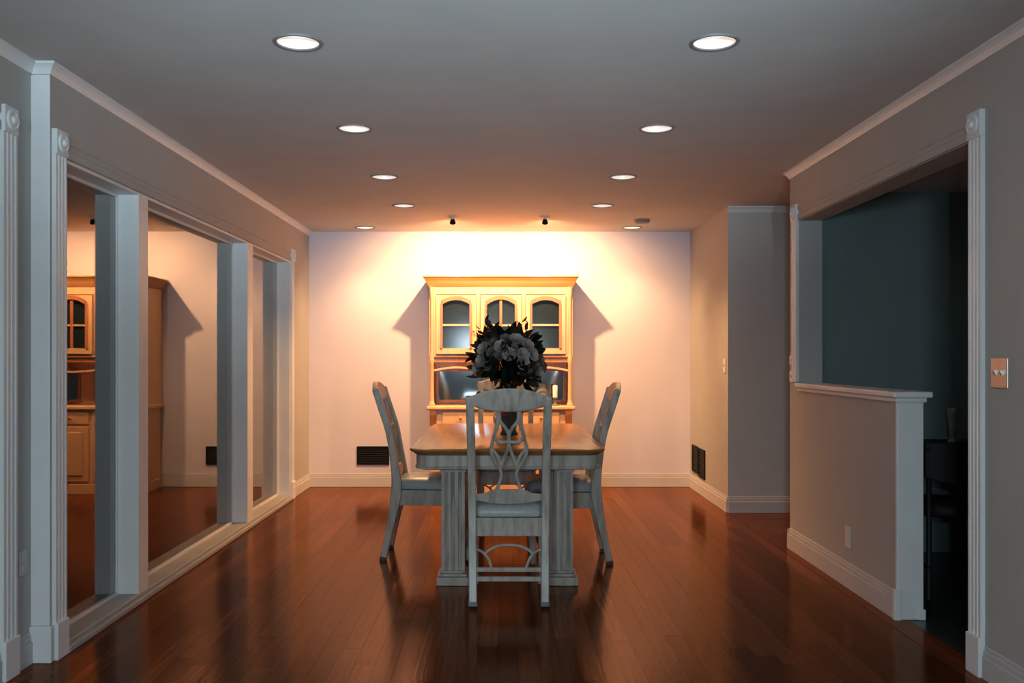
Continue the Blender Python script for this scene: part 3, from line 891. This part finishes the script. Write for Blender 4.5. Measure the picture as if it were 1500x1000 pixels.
# arched glass doors
def arch_door(cx, w, mull):
    z0, z1 = 1.275, 1.808
    hw_ = w / 2
    iw = hw_ - 0.052            # half width of the opening
    zb, zs, rise = z0 + 0.05, z1 - 0.075, 0.038
    if mull: zs -= 0.006; rise = 0.05
    N = 14
    arc = [(iw - 2 * iw * i / N, zs + rise * (1 - (1 - 2 * i / N) ** 2)) for i in range(N + 1)]
    bm = nb()
    yf, yk = -0.022, -0.002
    def piece(poly): prism(bm, [(cx + x, yf, z) for x, z in poly], (0, yk - yf, 0))
    piece([(-hw_, z0), (-iw, z0), (-iw, z1), (-hw_, z1)]); piece([(iw, z0), (hw_, z0), (hw_, z1), (iw, z1)])
    piece([(-iw, z0), (iw, z0), (iw, zb), (-iw, zb)])
    for (a, b), (c, d) in zip(arc, arc[1:]): piece([(a, b), (a, z1), (c, z1), (c, d)])
    bmesh.ops.remove_doubles(bm, verts=bm.verts, dist=1e-5)
    door = hobj('door', bm, M['hutch'])
    # raised lip following the arch
    bm = nb()
    sweep(bm, [(cx - iw - 0.004, yf - 0.001, zb), (cx - iw - 0.004, yf - 0.001, zs)] , 0.011, 0.008, side=(0, 1, 0), square=True)
    sweep(bm, [(cx + iw + 0.004, yf - 0.001, zb), (cx + iw + 0.004, yf - 0.001, zs)] , 0.011, 0.008, side=(0, 1, 0), square=True)
    sweep(bm, [(cx + a, yf - 0.001, b + 0.010) for a, b in arc], 0.018, 0.009, side=(0, 1, 0), square=True)
    hobj('arch_lip', bm, M['hutch_red'], door)
    bm = nb()
    sweep(bm, [(cx - iw, -0.014, zb + (zs - zb) * 0.52), (cx + iw, -0.014, zb + (zs - zb) * 0.52)], 0.008, 0.006, side=(0, 1, 0), square=True)
    hobj('muntin', bm, M['hutch'], door)
    if mull:
        bm = nb(); sweep(bm, [(cx, -0.0145, zb), (cx, -0.0145, zs + rise)], 0.012, 0.0065, side=(0, 1, 0), square=True)
        hobj('muntin', bm, M['hutch_red'], door)
    bm = nb(); prism(bm, [(cx - iw - 0.004, -0.006, zb - 0.004), (cx + iw + 0.004, -0.006, zb - 0.004)] + [(cx + a * 1.02, -0.006, b + 0.004) for a, b in arc], (0, 0.003, 0))
    hobj('pane', bm, M['hutch_glass'], door)
    bm = nb(); lathe(bm, [(0.005, 0), (0.005, 0.012), (0.011, 0.017), (0.007, 0.024)], 12)
    kx = cx + (hw_ - 0.022) * (1 if cx < 0.1 else -1)
    bm.transform(Matrix.Translation((kx, yf, 1.48)) @ Matrix.Rotation(PI / 2, 4, 'X'))
    hobj('knob', bm, M['hutch_red'], door, smooth=True)
for cx, w, ml in ((-0.407, 0.362, False), (0.0, 0.372, True), (0.407, 0.362, False)): arch_door(cx, w, ml)
# mirror-backed serving niche with rounded reddish frame and thin curved valance
def rr2(x0, x1, z0, z1, r, n=6):
    out = []
    for cx, cz, a0 in ((x1 - r, z1 - r, 0), (x0 + r, z1 - r, 90), (x0 + r, z0 + r, 180), (x1 - r, z0 + r, 270)):
        for k in range(n + 1):
            a = math.radians(a0 + 90 * k / n); out.append((cx + r * math.cos(a), cz + r * math.sin(a)))
    return out
for x0, x1 in ((-0.605, -0.075), (0.075, 0.605)):
    bm = nb(); prism(bm, [(x, 0.30, z) for x, z in rr2(x0 + 0.006, x1 - 0.006, 0.836, 1.116, 0.035)], (0, 0.008, 0))
    mi = hobj('mirror', bm, M['mirror'])
    bm = nb(); sweep(bm, [(x, 0.296, z) for x, z in rr2(x0, x1, 0.83, 1.122, 0.04)], 0.011, 0.009, side=(0, 1, 0), square=True, closed=True)
    hobj('mirror_frame', bm, M['hutch_red'], mi)
bm = nb(); box(bm, -0.622, 0.622, 0.31, D - 0.016, 0.801, 1.213)
hobj('niche_panel', bm, M['hutch'])
bm = nb()
for s in (-1, 1):
    sweep(bm, smooth_pts([(s * 0.61, 0.0, 1.125), (s * 0.45, 0.0, 1.150), (s * 0.30, 0.0, 1.145), (s * 0.16, 0.0, 1.12), (0, 0.0, 1.11)], 6), 0.009, 0.008, side=(0, 1, 0), square=True)
hobj('valance', bm, M['hutch'])

# things standing in the niche
pt = empty('pitcher', (0.375, HF + 0.15, 0.8005))
tag(pt, 'small blue grey glazed pitcher standing in the hutch niche beside the flowers', 'pitcher')
bm = nb(); lathe(bm, [(0.04, 0), (0.05, 0.01), (0.072, 0.06), (0.07, 0.11), (0.045, 0.155), (0.042, 0.18), (0.052, 0.20), (0.046, 0.198), (0.036, 0.17), (0.03, 0.05)], 24)
obj('pitcher_body', bm, M['pitcher'], pt, smooth=True)
bm = nb(); sweep(bm, smooth_pts([(-0.048, 0, 0.185), (-0.10, 0, 0.165), (-0.105, 0, 0.10), (-0.068, 0, 0.06)], 6), 0.008, n=8)
obj('handle', bm, M['pitcher'], pt, smooth=True)
cn = empty('candle', (0.49, HF + 0.06, 0.8005))
tag(cn, 'white pillar candle standing in the hutch niche right of the pitcher', 'candle')
bm = nb(); lathe(bm, [(0.036, 0), (0.038, 0.006), (0.014, 0.016), (0.011, 0.06), (0.03, 0.07), (0.03, 0.076)], 18)
obj('candle_holder', bm, M['pitcher'], cn, smooth=True)
bm = nb(); lathe(bm, [(0.022, 0.0765), (0.023, 0.18), (0.019, 0.186), (0.004, 0.184)], 18)
obj('candle_stick', bm, M['white_glaze'], cn, smooth=True)

# ------------------------------------------------------------------ ceiling lights
names = ['nearest in the window side row', 'nearest in the half wall side row', 'second from the camera in the window side row',
         'second from the camera in the half wall side row', 'third from the camera in the window side row', 'third from the camera in the half wall side row',
         'fourth from the camera in the window side row', 'fourth from the camera in the half wall side row',
         'close to the back wall near its window side corner', 'close to the back wall near the smoke detector']
def downlight(bright):
    r = empty('recessed_downlight')
    bm = nb(); lathe(bm, [(0.079, 0.0), (0.081, -0.005), (0.092, -0.006), (0.096, -0.001), (0.096, 0.0)], 32, cap=False)
    obj('trim_ring', bm, M['ring'], r, smooth=True)
    bm = nb(); lathe(bm, [(0.0805, -0.002), (0.078, 0.02), (0.07, 0.045)], 32, cap=False)
    obj('reflector', bm, M['reflector'], r, smooth=True)
    bm = nb(); lathe(bm, [(0.072, 0.047), (0.06, 0.036), (0.03, 0.030), (0.004, 0.029)], 32)
    obj('lens', bm, M['lens_bright'] if bright else M['lens'], r, smooth=True)
    return r
d0, d1 = downlight(False), downlight(True)
for i, (x, y) in enumerate(DOWN):
    src = d1 if i > 7 else d0
    o = src if i in (0, 8) else copy_tree(src)
    o.location = (x, y, CEIL)
    tag(o, 'lit recessed round ceiling light, ' + names[i], 'ceiling light', 'recessed ceiling lights')
for i, sx in enumerate((-0.42, 0.37)):
    s = empty('ceiling_spotlight', (sx, 7.88, CEIL))
    tag(s, 'small eyeball spotlight on the ceiling aimed at the hutch, ' + ('on its window side' if i == 0 else 'on its half wall side'), 'spotlight', 'spotlights over the hutch')
    bm = nb(); lathe(bm, [(0.045, 0), (0.045, -0.008), (0.03, -0.014), (0.012, -0.016)], 24)
    obj('canopy', bm, M['ceiling'], s, smooth=True)
    bm = nb(); sweep(bm, [(0, 0, -0.014), (0, 0, -0.036)], 0.006, n=8)
    obj('stem', bm, M['ceiling'], s)
    bm = nb(); lathe(bm, [(0.012, 0.03), (0.024, 0.026), (0.034, 0.0), (0.038, -0.022), (0.034, -0.022), (0.024, -0.004), (0.005, 0.0)], 20)
    rot = Matrix.Translation((0, 0.006, -0.046)) @ Matrix.Rotation(math.radians(40), 4, 'X') @ Matrix.Scale(0.7, 4)
    bm.transform(rot)
    obj('lamp_head', bm, M['black'], s, smooth=True)
sd = empty('smoke_detector', (1.23, 8.08, CEIL))
tag(sd, 'flat round smoke detector on the ceiling near the back wall', 'smoke detector')
bm = nb(); lathe(bm, [(0.068, 0), (0.068, -0.012), (0.06, -0.03), (0.03, -0.034), (0.005, -0.034)], 28)
obj('detector_body', bm, M['ring'], sd, smooth=True)

# ------------------------------------------------------------------ plates, outlets, vents on the walls
def wall_plate(name, loc, rz, w, h, m, toggles=1, outlet=False):
    """plate facing local -Y"""
    r = empty(name, loc, rz)
    bm = nb(); box(bm, -w / 2, w / 2, -0.006, 0, -h / 2, h / 2)
    obj('plate', bm, m, r, 0.003)
    for k in range(toggles):
        cx = (k - (toggles - 1) / 2) * 0.046
        if outlet:
            for zz in (-0.02, 0.02):
                bm = nb(); box(bm, cx - 0.013, cx + 0.013, -0.009, -0.006, zz - 0.014, zz + 0.014)
                obj('socket', bm, m, r, 0.002)
        else:
            bm = nb(); prism(bm, [(cx - 0.005, -0.006, -0.011), (cx - 0.005, -0.016, 0.004), (cx - 0.005, -0.016, 0.011), (cx - 0.005, -0.006, 0.011)], (0.010, 0, 0))
            obj('toggle', bm, m, r)
    return r
# facing -X : rotate so local -Y -> -X  (rz = -90deg)
RZR = -PI / 2
tag(wall_plate('light_switch', (XR - 0.0005, 3.475, 1.188), RZR, 0.118, 0.116, M['steel'], 2), 'shiny double switch plate on the near wall beside the fluted door trim', 'switch')
tag(wall_plate('light_switch', (XRB - 0.0005, 7.475, 1.175), RZR, 0.075, 0.116, M['plastic'], 1), 'white switch plate on the orange lit wall at the hallway corner', 'switch')
tag(wall_plate('light_switch', (XR - 0.0005, 5.968, 1.225), RZR, 0.072, 0.062, M['plastic'], 1), 'white switch plate above the half wall end by the hallway, upper one', 'switch')
tag(wall_plate('thermostat', (XR - 0.0005, 5.968, 1.12), RZR, 0.072, 0.07, M['plastic'], 1), 'white control plate just under the switch at the half wall end', 'control')
tag(wall_plate('wall_outlet', (XR - 0.0005, 5.0, 0.27), RZR, 0.072, 0.116, M['plastic'], 1, True), 'white power outlet low on the half wall', 'outlet')
tag(wall_plate('wall_outlet', (XLN + 0.0005, 3.70, 0.42), PI / 2, 0.06, 0.10, M['grey_wall'], 1, True), 'grey outlet low on the wall strip between the two fluted trims', 'outlet')

def vent(name, loc, rz, w, h, slats):
    r = empty(name, loc, rz)
    bm = nb(); t = 0.014
    box(bm, -w / 2, w / 2, -0.012, 0, h / 2 - t, h / 2); box(bm, -w / 2, w / 2, -0.012, 0, -h / 2, -h / 2 + t)
    box(bm, -w / 2, -w / 2 + t, -0.012, 0, -h / 2 + t, h / 2 - t); box(bm, w / 2 - t, w / 2, -0.012, 0, -h / 2 + t, h / 2 - t)
    box(bm, -w / 2 + t, w / 2 - t, -0.002, 0, -h / 2 + t, h / 2 - t)
    obj('frame', bm, M['black'], r, 0.002)
    for k in range(slats):
        z = -h / 2 + t + (h - 2 * t) * (k + 0.5) / slats
        bm = nb(); prism(bm, [(-w / 2 + t, -0.010, z - 0.006), (-w / 2 + t, -0.008, z - 0.007), (-w / 2 + t, -0.003, z + 0.005), (-w / 2 + t, -0.005, z + 0.006)], (w - 2 * t, 0, 0))
        obj('slat', bm, M['black'], r)
    return r
tag(vent('wall_vent', (-1.235, BACK - 0.0005, 0.30), 0, 0.31, 0.178, 7), 'black wall vent low on the back wall behind the side view chair', 'vent')
tag(vent('wall_vent', (XRB - 0.0005, 8.60, 0.295), RZR, 0.25, 0.25, 9), 'black square vent low on the right rear wall, the one nearest the corner', 'vent', 'pair of black wall vents')
tag(vent('wall_vent', (XRB - 0.0005, 8.31, 0.285), RZR, 0.25, 0.26, 9), 'black square vent low on the right rear wall, the one nearer the hallway', 'vent', 'pair of black wall vents')

# ------------------------------------------------------------------ dark furniture in the side room
dt = empty('side_table', (2.75, 5.48, 0))
tag(dt, 'dark table in the unlit side room carrying the glass vase', 'table')
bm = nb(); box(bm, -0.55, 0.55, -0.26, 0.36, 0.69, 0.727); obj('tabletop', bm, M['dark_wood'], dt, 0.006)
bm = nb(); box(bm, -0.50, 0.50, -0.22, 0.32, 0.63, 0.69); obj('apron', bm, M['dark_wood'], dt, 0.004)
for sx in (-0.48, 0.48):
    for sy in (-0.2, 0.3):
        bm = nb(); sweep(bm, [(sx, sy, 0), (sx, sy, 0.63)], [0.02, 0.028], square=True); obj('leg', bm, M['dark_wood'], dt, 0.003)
gv = empty('glass_vase', (2.70, 5.52, 0.7275))
tag(gv, 'slender flared glass vase on the dark side room table', 'vase')
bm = nb(); lathe(bm, [(0.034, 0), (0.034, 0.008), (0.018, 0.03), (0.017, 0.06), (0.022, 0.13), (0.033, 0.215), (0.030, 0.215), (0.019, 0.13), (0.013, 0.06), (0.006, 0.04)], 24)
obj('vase_body', bm, M['clear'], gv, smooth=True)
bc = empty('side_chair', (2.41, 4.98, 0))
tag(bc, 'dark low backed chair in the unlit side room past the half wall', 'chair')
bm = nb()
N = 12
top = [(-0.215 + 0.43 * i / N, 0.80 + 0.012 * math.sin(PI * i / N)) for i in range(N + 1)]
bot = [(-0.215 + 0.43 * i / N, 0.625 - 0.045 * math.sin(PI * i / N)) for i in range(N + 1)]
f0 = [bm.verts.new((x, -0.20 - 0.05 * math.cos(x / 0.215 * PI / 2), z)) for x, z in top + bot[::-1]]
f1 = [bm.verts.new((x, -0.18 - 0.05 * math.cos(x / 0.215 * PI / 2), z)) for x, z in top + bot[::-1]]
n = len(f0)
for i in range(n): bm.faces.new((f0[i], f0[(i + 1) % n], f1[(i + 1) % n], f1[i]))
for i in range(N):
    bm.faces.new((f0[i], f0[i + 1], f0[n - 2 - i], f0[n - 1 - i])); bm.faces.new((f1[i], f1[n - 1 - i], f1[n - 2 - i], f1[i + 1]))
obj('backrest', bm, M['dark_wood'], bc, 0.004, smooth=True)
bm = nb(); loft(bm, [[(0.215 * c * math.cos(a), 0.21 * c * math.sin(a), z) for a in [2 * PI * k / 28 for k in range(28)]] for c, z in ((0.85, 0.405), (1, 0.42), (1.02, 0.45), (0.95, 0.475), (0.5, 0.487))])
obj('seat', bm, M['dark_wood'], bc, smooth=True)
for sx in (-1, 1):
    bm = nb(); sweep(bm, smooth_pts([(sx * 0.215, -0.24, 0), (sx * 0.18, -0.17, 0.42), (sx * 0.19, -0.185, 0.66), (sx * 0.2, -0.195, 0.78)], 4), 0.014, n=8)
    obj('back_leg', bm, M['dark_wood'], bc, smooth=True)
    bm = nb(); sweep(bm, [(sx * 0.20, 0.2, 0), (sx * 0.15, 0.14, 0.42)], [0.010, 0.015], n=8)
    obj('leg', bm, M['dark_wood'], bc, smooth=True)
    bm = nb(); sweep(bm, [(sx * 0.203, -0.225, 0.16), (sx * 0.186, 0.175, 0.16)], 0.008, n=8)
    obj('stretcher', bm, M['dark_wood'], bc, smooth=True)
print('planks', nplank)
